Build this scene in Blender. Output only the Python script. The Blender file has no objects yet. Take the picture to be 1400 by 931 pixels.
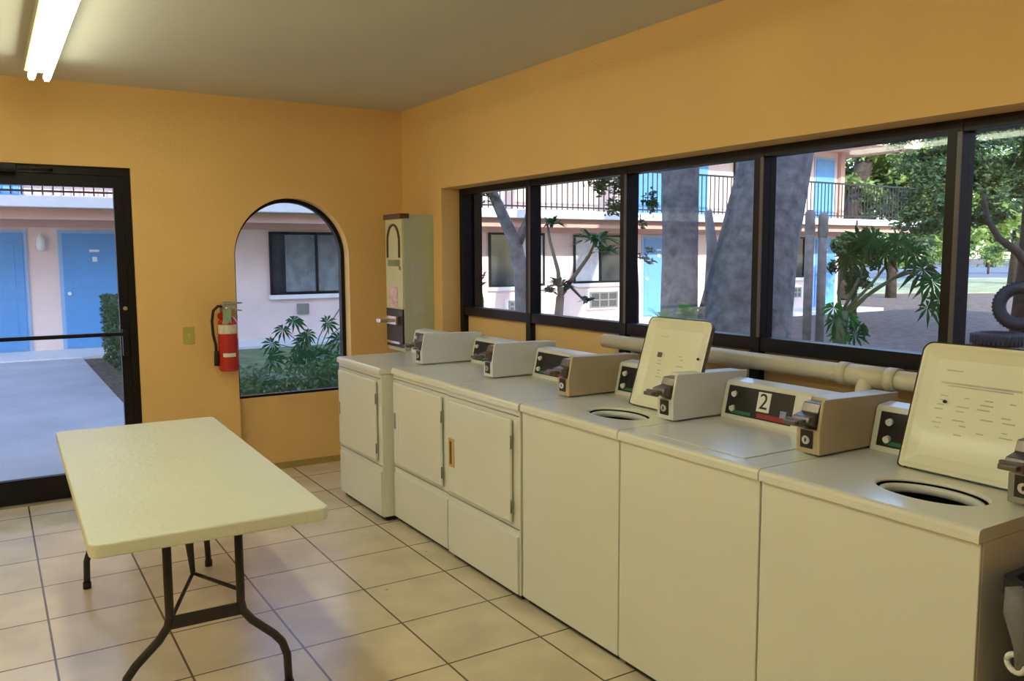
import bpy, bmesh, math, random
from mathutils import Vector, Matrix
random.seed(7)
sc = bpy.context.scene
COL = sc.collection
# ------------------------------------------------------------------ camera
CAM = Vector((-0.561, -3.130, 1.546))
YAW, PITCH, ROLL, FPX = 0.558188726, 0.103193180, -0.0041055745, 1147.998
_F = Vector((math.sin(YAW)*math.cos(PITCH), math.cos(YAW)*math.cos(PITCH), -math.sin(PITCH)))
_r = Vector((math.cos(YAW), -math.sin(YAW), 0)); _u = _r.cross(_F)
_R = _r*math.cos(ROLL)+_u*math.sin(ROLL); _U = -_r*math.sin(ROLL)+_u*math.cos(ROLL)
cd = bpy.data.cameras.new('camera'); cam = bpy.data.objects.new('camera', cd); COL.objects.link(cam)
cd.sensor_width = 36; cd.lens = FPX*36/1400; cd.clip_start = .05; cd.clip_end = 600
m = Matrix.Identity(4)
for i, v in enumerate((_R, _U, -_F)):
    for k in range(3): m[k][i] = v[k]
m.translation = CAM
cam.matrix_world = m
sc.camera = cam
# ------------------------------------------------------------------ exposure, sky, sun
sc.view_settings.view_transform = 'Standard'
sc.view_settings.look = 'None'
sc.view_settings.exposure = 0.9
sc.view_settings.gamma = 1.0
sc.view_settings.use_curve_mapping = False
SUN_TO = Vector((-.30, -.90, .42)).normalized()
w = bpy.data.worlds.new('sky'); sc.world = w; w.use_nodes = True
nt = w.node_tree; bg = nt.nodes['Background']
sky = nt.nodes.new('ShaderNodeTexSky'); sky.sky_type = 'NISHITA'; sky.sun_disc = False
sky.sun_elevation = math.radians(26); sky.sun_rotation = math.radians(200); sky.air_density = 1.2; sky.dust_density = .6
nt.links.new(sky.outputs[0], bg.inputs[0]); bg.inputs[1].default_value = 0.30
smx = nt.nodes.new('ShaderNodeMix'); smx.data_type = 'RGBA'; smx.blend_type = 'MULTIPLY'; smx.inputs['Factor'].default_value = 1; smx.inputs['B'].default_value = (.95, 1.0, 1.22, 1)
nt.links.new(sky.outputs[0], smx.inputs['A']); nt.links.new(smx.outputs['Result'], bg.inputs[0])
sl = bpy.data.lights.new('sun', 'SUN'); sl.energy = 3.4; sl.angle = .01; sl.color = (1, .93, .82)
so = bpy.data.objects.new('sun', sl); COL.objects.link(so)
so.rotation_euler = (-SUN_TO).to_track_quat('-Z', 'Y').to_euler(); so.location = (-5, -8, 12)
TUBE_STRENGTH = 8.6

# ------------------------------------------------------------------ materials
def mat(name, col, rough=.5, metal=0, noise=0, nscale=8, bump=0, bscale=60, spec=None, emit=None, estr=0, coat=0):
    M = bpy.data.materials.new(name); M.use_nodes = True
    n = M.node_tree; b = n.nodes['Principled BSDF']
    b.inputs['Base Color'].default_value = (*col, 1); b.inputs['Roughness'].default_value = rough
    b.inputs['Metallic'].default_value = metal
    if spec is not None: b.inputs['Specular IOR Level'].default_value = spec
    if coat: b.inputs['Coat Weight'].default_value = coat; b.inputs['Coat Roughness'].default_value = .08
    if noise or bump:
        tc = n.nodes.new('ShaderNodeTexCoord')
    if noise:
        t = n.nodes.new('ShaderNodeTexNoise'); t.inputs['Scale'].default_value = nscale; t.inputs['Detail'].default_value = 5
        n.links.new(tc.outputs['Object'], t.inputs['Vector'])
        r = n.nodes.new('ShaderNodeValToRGB'); r.color_ramp.elements[0].position = .3; r.color_ramp.elements[1].position = .7
        r.color_ramp.elements[0].color = (*[c*(1-noise) for c in col], 1)
        r.color_ramp.elements[1].color = (*[min(1, c*(1+noise)) for c in col], 1)
        n.links.new(t.outputs[0], r.inputs[0]); n.links.new(r.outputs[0], b.inputs['Base Color'])
    if bump:
        t2 = n.nodes.new('ShaderNodeTexNoise'); t2.inputs['Scale'].default_value = bscale; t2.inputs['Detail'].default_value = 3
        n.links.new(tc.outputs['Object'], t2.inputs['Vector'])
        bp = n.nodes.new('ShaderNodeBump'); bp.inputs['Strength'].default_value = bump; bp.inputs['Distance'].default_value = .01
        n.links.new(t2.outputs[0], bp.inputs['Height']); n.links.new(bp.outputs[0], b.inputs['Normal'])
    if emit:
        b.inputs['Emission Color'].default_value = (*emit, 1); b.inputs['Emission Strength'].default_value = estr
    return M

def leafmat(name, col, noise=.35, nscale=3, trans=.35):
    M = mat(name, col, .45, 0, noise, nscale)
    n = M.node_tree; b = n.nodes['Principled BSDF']; out = n.nodes['Material Output']
    tr = n.nodes.new('ShaderNodeBsdfTranslucent'); tr.inputs[0].default_value = (col[0]*1.3, col[1]*1.3, col[2]*.7, 1)
    mx = n.nodes.new('ShaderNodeMixShader'); mx.inputs[0].default_value = trans
    n.links.new(b.outputs[0], mx.inputs[1]); n.links.new(tr.outputs[0], mx.inputs[2]); n.links.new(mx.outputs[0], out.inputs[0])
    return M

def glassmat(name, tint=(.93, .96, .97)):
    M = bpy.data.materials.new(name); M.use_nodes = True; n = M.node_tree
    for x in list(n.nodes):
        if x.type != 'OUTPUT_MATERIAL': n.nodes.remove(x)
    out = n.nodes['Material Output']
    t = n.nodes.new('ShaderNodeBsdfTransparent'); t.inputs[0].default_value = (*tint, 1)
    g = n.nodes.new('ShaderNodeBsdfGlossy'); g.inputs['Roughness'].default_value = .02
    f = n.nodes.new('ShaderNodeMath'); f.operation = 'MULTIPLY_ADD'; lw = n.nodes.new('ShaderNodeLayerWeight'); lw.inputs[0].default_value = .5
    pw = n.nodes.new('ShaderNodeMath'); pw.operation = 'POWER'; pw.inputs[1].default_value = 5; n.links.new(lw.outputs['Facing'], pw.inputs[0]); n.links.new(pw.outputs[0], f.inputs[0]); f.inputs[1].default_value = .5; f.inputs[2].default_value = .02
    mx = n.nodes.new('ShaderNodeMixShader')
    n.links.new(f.outputs[0], mx.inputs[0]); n.links.new(t.outputs[0], mx.inputs[1]); n.links.new(g.outputs[0], mx.inputs[2]); n.links.new(mx.outputs[0], out.inputs[0])
    return M

def tilemat():
    M = bpy.data.materials.new('floor_tiles'); M.use_nodes = True; n = M.node_tree; b = n.nodes['Principled BSDF']
    tc = n.nodes.new('ShaderNodeTexCoord')
    br = n.nodes.new('ShaderNodeTexBrick'); br.offset = 0; br.squash = 1
    br.inputs['Scale'].default_value = 1; br.inputs['Brick Width'].default_value = .42; br.inputs['Row Height'].default_value = .42
    br.inputs['Mortar Size'].default_value = .0045; br.inputs['Mortar Smooth'].default_value = .15
    br.inputs['Color1'].default_value = (.80, .70, .51, 1); br.inputs['Color2'].default_value = (.74, .65, .47, 1)
    br.inputs['Mortar'].default_value = (.16, .11, .07, 1)
    n.links.new(tc.outputs['Object'], br.inputs['Vector'])
    nz = n.nodes.new('ShaderNodeTexNoise'); nz.inputs['Scale'].default_value = 3.5; nz.inputs['Detail'].default_value = 7
    n.links.new(tc.outputs['Object'], nz.inputs['Vector'])
    rp = n.nodes.new('ShaderNodeValToRGB'); rp.color_ramp.elements[0].position = .3; rp.color_ramp.elements[1].position = .7
    rp.color_ramp.elements[0].color = (.80, .78, .76, 1); rp.color_ramp.elements[1].color = (1.08, 1.05, 1.02, 1)
    n.links.new(nz.outputs[0], rp.inputs[0])
    mu = n.nodes.new('ShaderNodeMix'); mu.data_type = 'RGBA'; mu.blend_type = 'MULTIPLY'; mu.inputs['Factor'].default_value = 1
    n.links.new(br.outputs['Color'], mu.inputs['A']); n.links.new(rp.outputs[0], mu.inputs['B'])
    # small brown scuffs
    vo = n.nodes.new('ShaderNodeTexNoise'); vo.inputs['Scale'].default_value = 9; vo.inputs['Detail'].default_value = 1
    n.links.new(tc.outputs['Object'], vo.inputs['Vector'])
    r2 = n.nodes.new('ShaderNodeValToRGB'); r2.color_ramp.elements[0].position = .79; r2.color_ramp.elements[1].position = .82
    n.links.new(vo.outputs[0], r2.inputs[0])
    m2 = n.nodes.new('ShaderNodeMix'); m2.data_type = 'RGBA'; m2.inputs['B'].default_value = (.16, .08, .04, 1)
    n.links.new(r2.outputs[0], m2.inputs['Factor']); n.links.new(mu.outputs['Result'], m2.inputs['A'])
    n.links.new(m2.outputs['Result'], b.inputs['Base Color'])
    b.inputs['Roughness'].default_value = .22; b.inputs['Specular IOR Level'].default_value = .5
    bp = n.nodes.new('ShaderNodeBump'); bp.inputs['Strength'].default_value = .5; bp.inputs['Distance'].default_value = .003; bp.invert = True
    n.links.new(br.outputs['Fac'], bp.inputs['Height']); n.links.new(bp.outputs[0], b.inputs['Normal'])
    return M

WALLM = mat('orange_plaster', (.84, .545, .205), .75, noise=.05, nscale=1.5, bump=.25, bscale=90)
CEILM = mat('ceiling_paint', (.66, .63, .55), .9, noise=.03, nscale=1.2)
FLOORM = tilemat()
FRAMEM = mat('dark_bronze_frame', (.006, .005, .006), .38, noise=.2, spec=.3)
ENAMEL = mat('cream_enamel', (.74, .74, .65), .28, noise=.02, nscale=2, coat=.3)
ENAMEL2 = mat('pale_grey_enamel', (.72, .73, .70), .35, noise=.03, nscale=4)
TAN = mat('tan_coin_box_paint', (.50, .40, .24), .35, noise=.06, nscale=5)
GREYM = mat('grey_metal', (.34, .33, .30), .35, .6, noise=.08, nscale=6)
DKMETAL = mat('worn_coin_slide_metal', (.20, .17, .16), .32, .75, noise=.2, nscale=12)
CHROME = mat('chrome', (.7, .7, .7), .18, 1, noise=.03)
BLACKP = mat('black_control_panel', (.018, .017, .018), .35, noise=.1)
DARKGAP = mat('rubber_and_painted_shade', (.015, .013, .012), .7, noise=.1)  # rubber parts, and the black painted as shade in tubs and under cabinets
WHITEP = mat('white_plastic', (.8, .8, .76), .4, noise=.02)
REDP = mat('red_print', (.35, .02, .03), .5, noise=.05)
GREENP = mat('green_print', (.03, .18, .08), .5, noise=.05)
BLUEP = mat('blue_print', (.25, .3, .5), .5, noise=.05)
INK = mat('faded_ink', (.54, .53, .39), .6, noise=.2)
LIDM = mat('lid_enamel', (.80, .79, .60), .3, noise=.04, nscale=3, coat=.2)
BRASS = mat('brass_yellow_pull', (.62, .44, .10), .35, .3, noise=.1)
TABLEM = mat('cream_table_plastic', (.72, .73, .58), .42, noise=.03, nscale=3, bump=.35, bscale=45)
LEGM = mat('dark_grey_steel', (.035, .033, .036), .4, .3, noise=.1)
PIPEM = mat('painted_pipe', (.72, .66, .46), .4, noise=.05, nscale=4)
GLASS = glassmat('window_glass')
REDEXT = mat('extinguisher_red', (.50, .015, .015), .25, noise=.03, coat=.4)
LABELG = mat('green_label', (.30, .42, .28), .5, noise=.15, nscale=30)
LABELW = mat('cream_label', (.72, .66, .52), .5, noise=.15, nscale=60)
VENDM = mat('soap_machine_enamel', (.66, .64, .34), .35, noise=.04, nscale=3)
VENDG = mat('soap_machine_side', (.52, .56, .40), .35, noise=.04, nscale=3)
BROWN = mat('brown_trim', (.13, .05, .02), .5, noise=.1)
PINKP = mat('pink_sticker', (.75, .5, .5), .5, noise=.3, nscale=40)
SWITCHM = mat('olive_switch', (.50, .43, .10), .45, noise=.03)
TUBEM = mat('fluorescent_tube', (.9, .9, .85), .5, emit=(.98, 1, .74), estr=TUBE_STRENGTH)
HOUSM = mat('fixture_enamel', (.40, .39, .26), .5, noise=.03)
# outside
PINKST = mat('salmon_stucco', (.66, .40, .31), .85, noise=.06, nscale=1.2, bump=.2)
PALEST = mat('pale_pink_stucco', (.84, .66, .60), .85, noise=.05, nscale=1.2, bump=.2)
SLABM = mat('white_painted_concrete', (.84, .83, .80), .7, noise=.04)
BLUED = mat('blue_door_paint', (.12, .34, .68), .45, noise=.04)
BLUEF = mat('pale_blue_door_frame', (.32, .50, .74), .5, noise=.04)
RAILM = mat('black_railing', (.02, .02, .022), .5, noise=.1)
DGLASS = mat('dark_window_glass', (.035, .045, .05), .08, noise=.5, nscale=2)
CURT = mat('white_curtain', (.70, .72, .74), .8, noise=.12, nscale=6)
CONC = mat('walkway_concrete', (.60, .58, .56), .7, noise=.10, nscale=1.5, bump=.15)
DIRT = mat('leaf_littered_dirt', (.20, .145, .115), .95, noise=.35, nscale=6, bump=.5, bscale=20)
LAWN = mat('sunlit_tone_grass', (.48, .48, .27), .95, noise=.30, nscale=1.5, bump=.5, bscale=30)  # far lawn; pale base colour has the sunlight put into it
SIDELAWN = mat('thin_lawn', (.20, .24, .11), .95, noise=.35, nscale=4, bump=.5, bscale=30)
ASPH = mat('asphalt', (.20, .22, .26), .9, noise=.1, nscale=2)
MULCH = mat('mulch', (.20, .15, .10), .95, noise=.55, nscale=22, bump=.6, bscale=30)
BARK = mat('oak_bark', (.23, .23, .225), .9, noise=.40, nscale=9, bump=1, bscale=22)
BARKD = mat('dark_bark', (.055, .042, .032), .9, noise=.4, nscale=7, bump=1, bscale=20)
PALEBARK = mat('pale_post_wood', (.32, .28, .24), .9, noise=.3, nscale=7, bump=.8, bscale=20)
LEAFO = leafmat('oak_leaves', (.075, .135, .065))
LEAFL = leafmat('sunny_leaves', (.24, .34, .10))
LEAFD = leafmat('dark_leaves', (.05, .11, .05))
LEAFP = leafmat('palmate_leaves', (.05, .20, .09), .25, 6, .25)
LEAFF = leafmat('fern_leaves', (.12, .36, .08), .25, 6)
LEAFG = leafmat('groundcover_leaves', (.13, .22, .11), .4, 5)
STEMM = mat('green_stem', (.16, .24, .12), .6, noise=.2)
TIREM = mat('tyre_rubber', (.02, .022, .026), .7, noise=.2, bump=.3)

# ------------------------------------------------------------------ mesh builder
class MB:
    def __init__(s): s.v = []; s.f = []; s.sm = []
    def add(s, vs, fs, smooth=False):
        o = len(s.v); s.v += [tuple(v) for v in vs]; s.f += [tuple(i+o for i in f) for f in fs]; s.sm += [smooth]*len(fs); return s
    def box(s, x0, x1, y0, y1, z0, z1, M=None):
        vs = [(x, y, z) for x in (x0, x1) for y in (y0, y1) for z in (z0, z1)]
        if M: vs = [M @ Vector(v) for v in vs]
        return s.add(vs, [(0, 1, 3, 2), (4, 6, 7, 5), (0, 4, 5, 1), (2, 3, 7, 6), (0, 2, 6, 4), (1, 5, 7, 3)])
    def prism(s, poly, axis, lo, hi, M=None):          # poly of 2-D points; axis 'x','y','z' extruded
        def P(a, b, t): return {'x': (t, a, b), 'y': (a, t, b), 'z': (a, b, t)}[axis]
        n = len(poly); vs = [P(a, b, lo) for a, b in poly]+[P(a, b, hi) for a, b in poly]
        if M: vs = [M @ Vector(v) for v in vs]
        return s.add(vs, [tuple(range(n)), tuple(range(2*n-1, n-1, -1))]+[(i, i+n, (i+1) % n+n, (i+1) % n) for i in range(n)])
    def tube(s, pts, rad, n=10, cap=True):
        pts = [Vector(p) for p in pts]; k = len(pts)
        rads = rad if isinstance(rad, (list, tuple)) else [rad]*k
        T = []
        for i in range(k):
            t = (pts[min(i+1, k-1)]-pts[max(i-1, 0)]); T.append(t.normalized())
        a = Vector((0, 0, 1)) if abs(T[0].z) < .9 else Vector((1, 0, 0))
        u = T[0].cross(a).normalized(); vs = []
        for i in range(k):
            u = (u-T[i]*u.dot(T[i])).normalized(); v = T[i].cross(u)
            for j in range(n):
                an = 2*math.pi*j/n; vs.append(pts[i]+(u*math.cos(an)+v*math.sin(an))*rads[i])
        fs = [(i*n+j, i*n+(j+1) % n, (i+1)*n+(j+1) % n, (i+1)*n+j) for i in range(k-1) for j in range(n)]
        s.add(vs, fs, True)
        if cap:
            o = len(s.v)-k*n
            s.f.append(tuple(o+j for j in range(n-1, -1, -1))); s.sm.append(False)
            s.f.append(tuple(o+(k-1)*n+j for j in range(n))); s.sm.append(False)
        return s
    def cyl(s, p0, p1, r, n=20): return s.tube([p0, p1], r, n)
    def lathe(s, prof, c=(0, 0, 0), n=24):             # prof (r,z), about z
        vs = []
        for r, z in prof:
            for j in range(n):
                a = 2*math.pi*j/n; vs.append((c[0]+r*math.cos(a), c[1]+r*math.sin(a), c[2]+z))
        return s.add(vs, [(i*n+j, i*n+(j+1) % n, (i+1)*n+(j+1) % n, (i+1)*n+j) for i in range(len(prof)-1) for j in range(n)], True)
    def build(s, name, M, parent=None, bevel=0, loc=None, sm=None):
        me = bpy.data.meshes.new(name); me.from_pydata(s.v, [], s.f); me.update()
        for p, q in zip(me.polygons, s.sm): p.use_smooth = q
        bm = bmesh.new(); bm.from_mesh(me)
        if len(bm.faces) < 4000: bmesh.ops.recalc_face_normals(bm, faces=bm.faces)
        bm.to_mesh(me); bm.free()
        me.materials.append(M)
        o = bpy.data.objects.new(name, me); COL.objects.link(o)
        if parent: o.parent = parent
        if loc: o.location = loc
        if bevel:
            b = o.modifiers.new('bevel', 'BEVEL'); b.width = bevel; b.segments = 3; b.limit_method = 'ANGLE'; b.angle_limit = math.radians(50)
        return o

def tag(o, label, cat, group=None, kind=None):
    o['label'] = label; o['category'] = cat
    if group: o['group'] = group
    if kind: o['kind'] = kind
    return o
def empty(name, loc=(0, 0, 0), label=None, cat=None, group=None):
    o = bpy.data.objects.new(name, None); COL.objects.link(o); o.location = loc
    if label: tag(o, label, cat, group)
    return o
def struct(o, label=None):
    o['kind'] = 'structure'
    if label: o['label'] = label
    return o
def copy_tree(o, parent=None):
    c = o.copy(); COL.objects.link(c); c.parent = parent
    for ch in list(o.children): copy_tree(ch, c)
    return c
def text_mesh(body, name, size, Mx, mtl, parent, thick=.0008):
    cu = bpy.data.curves.new(name, 'FONT'); cu.body = body; cu.size = size; cu.align_x = 'CENTER'; cu.align_y = 'CENTER'; cu.extrude = thick
    t = bpy.data.objects.new('t', cu); COL.objects.link(t)
    dg = bpy.context.evaluated_depsgraph_get(); me = bpy.data.meshes.new_from_object(t.evaluated_get(dg))
    bpy.data.objects.remove(t); me.transform(Mx); me.materials.append(mtl)
    o = bpy.data.objects.new(name, me); COL.objects.link(o); o.parent = parent
    return o

# ================================================================== ROOM
XL, XR, YF, YB, HC = -3.2, 2.135, -4.5, 2.739, 2.6
XO, YO = 2.42, 2.92
XI = 2.30            # plane of the strip window
b = MB(); b.box(XL-.2, XO, YF-.2, YO, -.15, 0); struct(b.build('floor', FLOORM), 'beige square ceramic floor tiles with dark grout')
b = MB(); b.box(XL-.2, XO, YF-.2, YO, HC, HC+.15); struct(b.build('ceiling', CEILM), 'flat off white ceiling')
# right wall: band above the strip window, end pieces, infill panel under the glass
WY0, WY1, WZ = -3.25, 2.103, 1.995
b = MB(); b.box(XR, XO, YF-.2, YB+.001, WZ, HC); b.box(XR, XO, WY1, YB+.001, 0, WZ); b.box(XR, XO, YF-.2, WY0, 0, WZ)
struct(b.build('wall_right', WALLM), 'orange plaster wall above and around the strip window')
b = MB(); b.box(XI+.012, XO, WY0, WY1, 0, 1.12); struct(b.build('trim_1', WALLM), 'orange panel below the strip window')
# back wall with door opening and arched recess
DX0, DX1, DZ = -.86, .255, 2.095
AX, AR, AS = 1.29, .41, 1.53
b = MB()
b.box(XL-.2, DX0, YB, YO, 0, HC); b.box(DX0, DX1, YB, YO, DZ, HC); b.box(DX1, AX-AR, YB, YO, 0, HC); b.box(AX+AR, XO, YB, YO, 0, HC)
NA = 32
for i in range(NA):
    a0 = math.pi-math.pi*i/NA; a1 = math.pi-math.pi*(i+1)/NA
    x0, z0, x1, z1 = AX+AR*math.cos(a0), AS+AR*math.sin(a0), AX+AR*math.cos(a1), AS+AR*math.sin(a1)
    b.prism([(x0, z0), (x1, z1), (x1, HC), (x0, HC)], 'y', YB, YO)
struct(b.build('wall_back', WALLM), 'orange plaster wall with glass door and arched window')
b = MB(); b.box(AX-AR, AX+AR, YB+.085, YO, 0, .535); struct(b.build('trim_2', WALLM, bevel=.004), 'orange infill panel below the arched window')
b = MB(); b.box(AX-AR, AX+AR, YB+.07, YB+.085, 0, .045); struct(b.build('baseboard_back', mat('olive_base', (.42, .30, .10), .5, noise=.1)), 'low ochre base strip under the arched window')
b = MB(); b.box(XL-.2, XL, YF, YB, 0, HC); struct(b.build('wall_left', WALLM))
b = MB(); b.box(XL-.2, XO, YF-.2, YF, 0, HC); struct(b.build('wall_front', WALLM))
# arched window
def arch_ring(mb, r0, r1, zb, y0, y1, n=40):
    o = [(AX-r1, zb)]+[(AX+r1*math.cos(math.pi-math.pi*i/n), AS+r1*math.sin(math.pi-math.pi*i/n)) for i in range(n+1)]+[(AX+r1, zb)]
    q = [(AX-r0, zb)]+[(AX+r0*math.cos(math.pi-math.pi*i/n), AS+r0*math.sin(math.pi-math.pi*i/n)) for i in range(n+1)]+[(AX+r0, zb)]
    for i in range(len(o)-1): mb.prism([o[i], o[i+1], q[i+1], q[i]], 'y', y0, y1)
b = MB(); arch_ring(b, AR-.028, AR-.001, .536, YB+.095, YB+.15); b.box(AX-AR+.002, AX+AR-.002, YB+.10, YB+.14, .536, .552)
w2 = struct(b.build('window_2', FRAMEM), 'arched window with black metal frame')
b = MB()
pl = [(AX-AR+.03, .55)]+[(AX+(AR-.03)*math.cos(math.pi-math.pi*i/40), AS+(AR-.03)*math.sin(math.pi-math.pi*i/40)) for i in range(41)]+[(AX+AR-.03, .55)]
b.prism(pl, 'y', YB+.12, YB+.124); b.build('glass_pane', GLASS, w2)
# strip window: jambs run to the floor
mull = [2.075, 1.222, .312, -.592, -1.452, -2.34, -3.21]
b = MB()
b.box(XI+.0555, XO-.004, 2.03, WY1-.001, 0, WZ-.002)
for y in mull: b.box(XI-.025, XI+.055, y-.026, y+.026, 0, WZ-.002)
b.box(XI-.022, XI+.052, WY0, WY1, WZ-.042, WZ-.001); b.box(XI-.02, XI+.05, WY0, WY1, 1.118, 1.178)
w1 = struct(b.build('window_1', FRAMEM), 'long strip window with dark bronze frame')
for y0, y1 in zip(mull[1:], mull[:-1]):
    b = MB(); b.box(XI+.018, XI+.022, y0+.026, y1-.026, 1.178, WZ-.042); b.build('glass_pane', GLASS, w1)
GREYTR = mat('grey_aluminium_stop', (.12, .11, .11), .4, .4, noise=.05)
for y in mull[1:-1]:
    b = MB(); b.box(XI-.03, XI-.0252, y-.032+.004, y-.012, 1.18, WZ-.044); b.build('glazing_stop', GREYTR, w1)

# door
dr = struct(empty('door_1', (0, 0, 0)), 'glass door with dark metal frame and push bar')
FY0, FY1 = YB+.03, YB+.10
b = MB(); b.box(DX0, DX0+.05, FY0, FY1, 0, DZ); b.box(DX1-.045, DX1, FY0, FY1, 0, DZ); b.box(DX0+.05, DX1-.045, FY0, FY1, DZ-.05, DZ)
b.build('door_frame', FRAMEM, dr)
b = MB(); x0, x1 = DX0+.05, DX1-.045; y0, y1 = FY0+.012, FY1-.012
b.box(x0, x0+.06, y0, y1, .015, DZ-.052); b.box(x1-.055, x1, y0, y1, .015, DZ-.052); b.box(x0+.06, x1-.055, y0, y1, DZ-.125, DZ-.052); b.box(x0+.06, x1-.055, y0, y1, .015, .165)
lf = b.build('door_leaf', FRAMEM, dr)
b = MB(); b.box(x0+.06, x1-.055, (y0+y1)/2-.003, (y0+y1)/2+.003, .165, DZ-.125); b.build('glass_pane', GLASS, lf)
b = MB(); b.box(x0+.02, x1-.03, FY0-.045, FY0-.02, 1.032, 1.056); b.box(x0+.03, x0+.055, FY0-.04, y0, 1.02, 1.07); b.box(x1-.05, x1-.02, FY0-.04, y0, .90, 1.075)
b.build('push_bar', FRAMEM, dr, bevel=.004)
b = MB(); b.cyl(((x1-.022), y0-.012, 1.205), ((x1-.022), y0+.01, 1.205), .013, 16); b.build('lock', CHROME, dr)
b = MB(); b.box(-.62, -.37, FY0-.05, FY0+.005, DZ-.055, DZ-.005); b.tube([(-.50, FY0-.045, DZ-.05), (-.30, FY0-.16, DZ-.045), (-.18, FY0-.02, DZ-.03)], .008, 8)
b.build('door_closer', FRAMEM, dr, bevel=.005)
b = MB(); b.box(x0, x1, FY0-.01, FY1+.02, 0, .014); b.build('threshold', GREYM, dr)

# ================================================================== CEILING LIGHTS
def light_fixture(x, y0, y1, label):
    r = empty('ceiling_light', (x, (y0+y1)/2, HC), label, 'light', 'twin tube ceiling lights')
    h = (y1-y0)/2
    b = MB(); b.prism([(-.064, 0), (.060, 0), (.064, -.075), (.052, -.080), (-.052, -.080), (-.068, -.075)], 'y', -h, h)
    b.build('housing', HOUSM, r)
    for s in (-1, 1):
        b = MB(); b.cyl((s*.036, -h+.03, -.105), (s*.036, h-.03, -.105), .0185, 16); b.build('fluorescent_tube', TUBEM, r)
        for e in (-1, 1):
            b = MB(); b.box(s*.036-.012, s*.036+.012, e*(h-.018)-.011, e*(h-.018)+.011, -.125, -.075)
            b.build('lamp_holder', WHITEP, r)
    return r
light_fixture(-.258, -.42, 2.145, 'twin tube fluorescent strip light on the ceiling near the glass door')
light_fixture(-.258, -3.05, -.60, 'added unseen twin tube fill light on the ceiling over the near end of the table')  # out of view, added to brighten the room
light_fixture(-1.95, -3.05, -.60, 'added unseen twin tube fill light on the ceiling over the left side, rear')  # extra fixture outside the frame, put in as fill for the interior
light_fixture(-1.95, -.42, 2.13, 'added unseen twin tube fill light on the ceiling left of the glass door')  # unseen fixture added to raise the interior brightness from the left

# ================================================================== MACHINES
MW = .662
def quad_on(mb, y0, y1, z0, z1, t=.001):      # slab lying on the slanted console face; lx from z
    def lx(z): return .5026+(z-.915)*.225
    vs = []
    for tt in (0, t):
        for y, z in ((y0, z0), (y1, z0), (y1, z1), (y0, z1)): vs.append((lx(z)-tt, y, z))
    mb.add(vs, [(0, 1, 2, 3), (7, 6, 5, 4), (0, 4, 5, 1), (1, 5, 6, 2), (2, 6, 7, 3), (3, 7, 4, 0)])
def console(root, W, boxmat, number=None):
    b = MB(); b.prism([(.50, .897), (.503, .915), (.530, 1.035), (.54, 1.045), (.60, 1.052), (.615, 1.04), (.615, .897)], 'y', .012, W-.012)
    c = b.build('console', ENAMEL, root, bevel=.004)
    b = MB(); quad_on(b, .31, W-.035, .918, 1.028, .002); p = b.build('control_panel', BLACKP, c)
    for z in (1.0, .945):
        b = MB(); lx = .5026+(z-.915)*.225; b.cyl((lx-.018, W-.075, z-.003), (lx-.002, W-.075, z), .011, 14); b.build('knob', WHITEP, c)
    b = MB(); quad_on(b, .33, .47, .924, .940, .003); b.build('red_strip', REDP, c)
    b = MB(); quad_on(b, .50, .60, .924, .936, .003); b.build('green_strip', GREENP, c)
    if number:
        b = MB(); quad_on(b, .415, .475, .948, 1.02, .004); b.build('number_plate', WHITEP, c)
        ang = math.atan2(.225, 1)
        up = Vector((math.sin(ang), 0, math.cos(ang))); rt = Vector((0, -1, 0)); nn = rt.cross(up)
        M = Matrix.Identity(4)
        for i, v in enumerate((rt, up, nn)):
            for k in range(3): M[k][i] = v[k]
        M.translation = Vector((.5026+(.984-.915)*.225-.0050, .445, .984))
        text_mesh(number, 'number', .085, M, BLACKP, c)
        b = MB(); quad_on(b, .335, .362, .94, .965, .004); b.build('blue_emblem', BLUEP, c)
    # coin box along the near end
    y0, y1 = -.012, .078
    b = MB()
    b.prism([(.252, .907), (.252, .985), (.300, .988), (.318, 1.080), (.650, 1.072), (.650, 1.06), (.600, .907)], 'y', y0+.012, y1)
    b.prism([(.252, .907), (.250, .985), (.268, 1.078), (.276, 1.084), (.652, 1.075), (.652, 1.06), (.602, .907)], 'y', y0, y0+.012)
    cb = b.build('coin_box', boxmat, root, bevel=.003)
    b = MB(); b.prism([(.215, 1.012), (.222, 1.03), (.262, 1.038), (.275, 1.068), (.318, 1.070), (.315, .99), (.262, .99), (.245, 1.0)], 'y', y0+.018, y1-.006)
    b.box(.165, .225, y0+.028, y1-.016, 1.008, 1.022)
    b.box(.185, .20, y0+.02, y1-.008, 1.003, 1.027)
    b.build('coin_slide', DKMETAL, cb, bevel=.003)
    b = MB(); b.box(.249, .253, y0+.026, y1-.018, .925, .982); b.build('lock_plate', BLACKP, cb)
    b = MB(); b.cyl((.242, (y0+y1)/2+.002, .952), (.252, (y0+y1)/2+.002, .952), .014, 16); b.build('lock', CHROME, cb)
    b = MB(); b.cyl((.2415, (y0+y1)/2+.002, .952), (.2405+.0013, (y0+y1)/2+.002, .952), .004, 8)
    b.box(.2405, .2425, (y0+y1)/2, (y0+y1)/2+.004, .946, .958); b.build('keyhole', BLACKP, cb)
    return c

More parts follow.
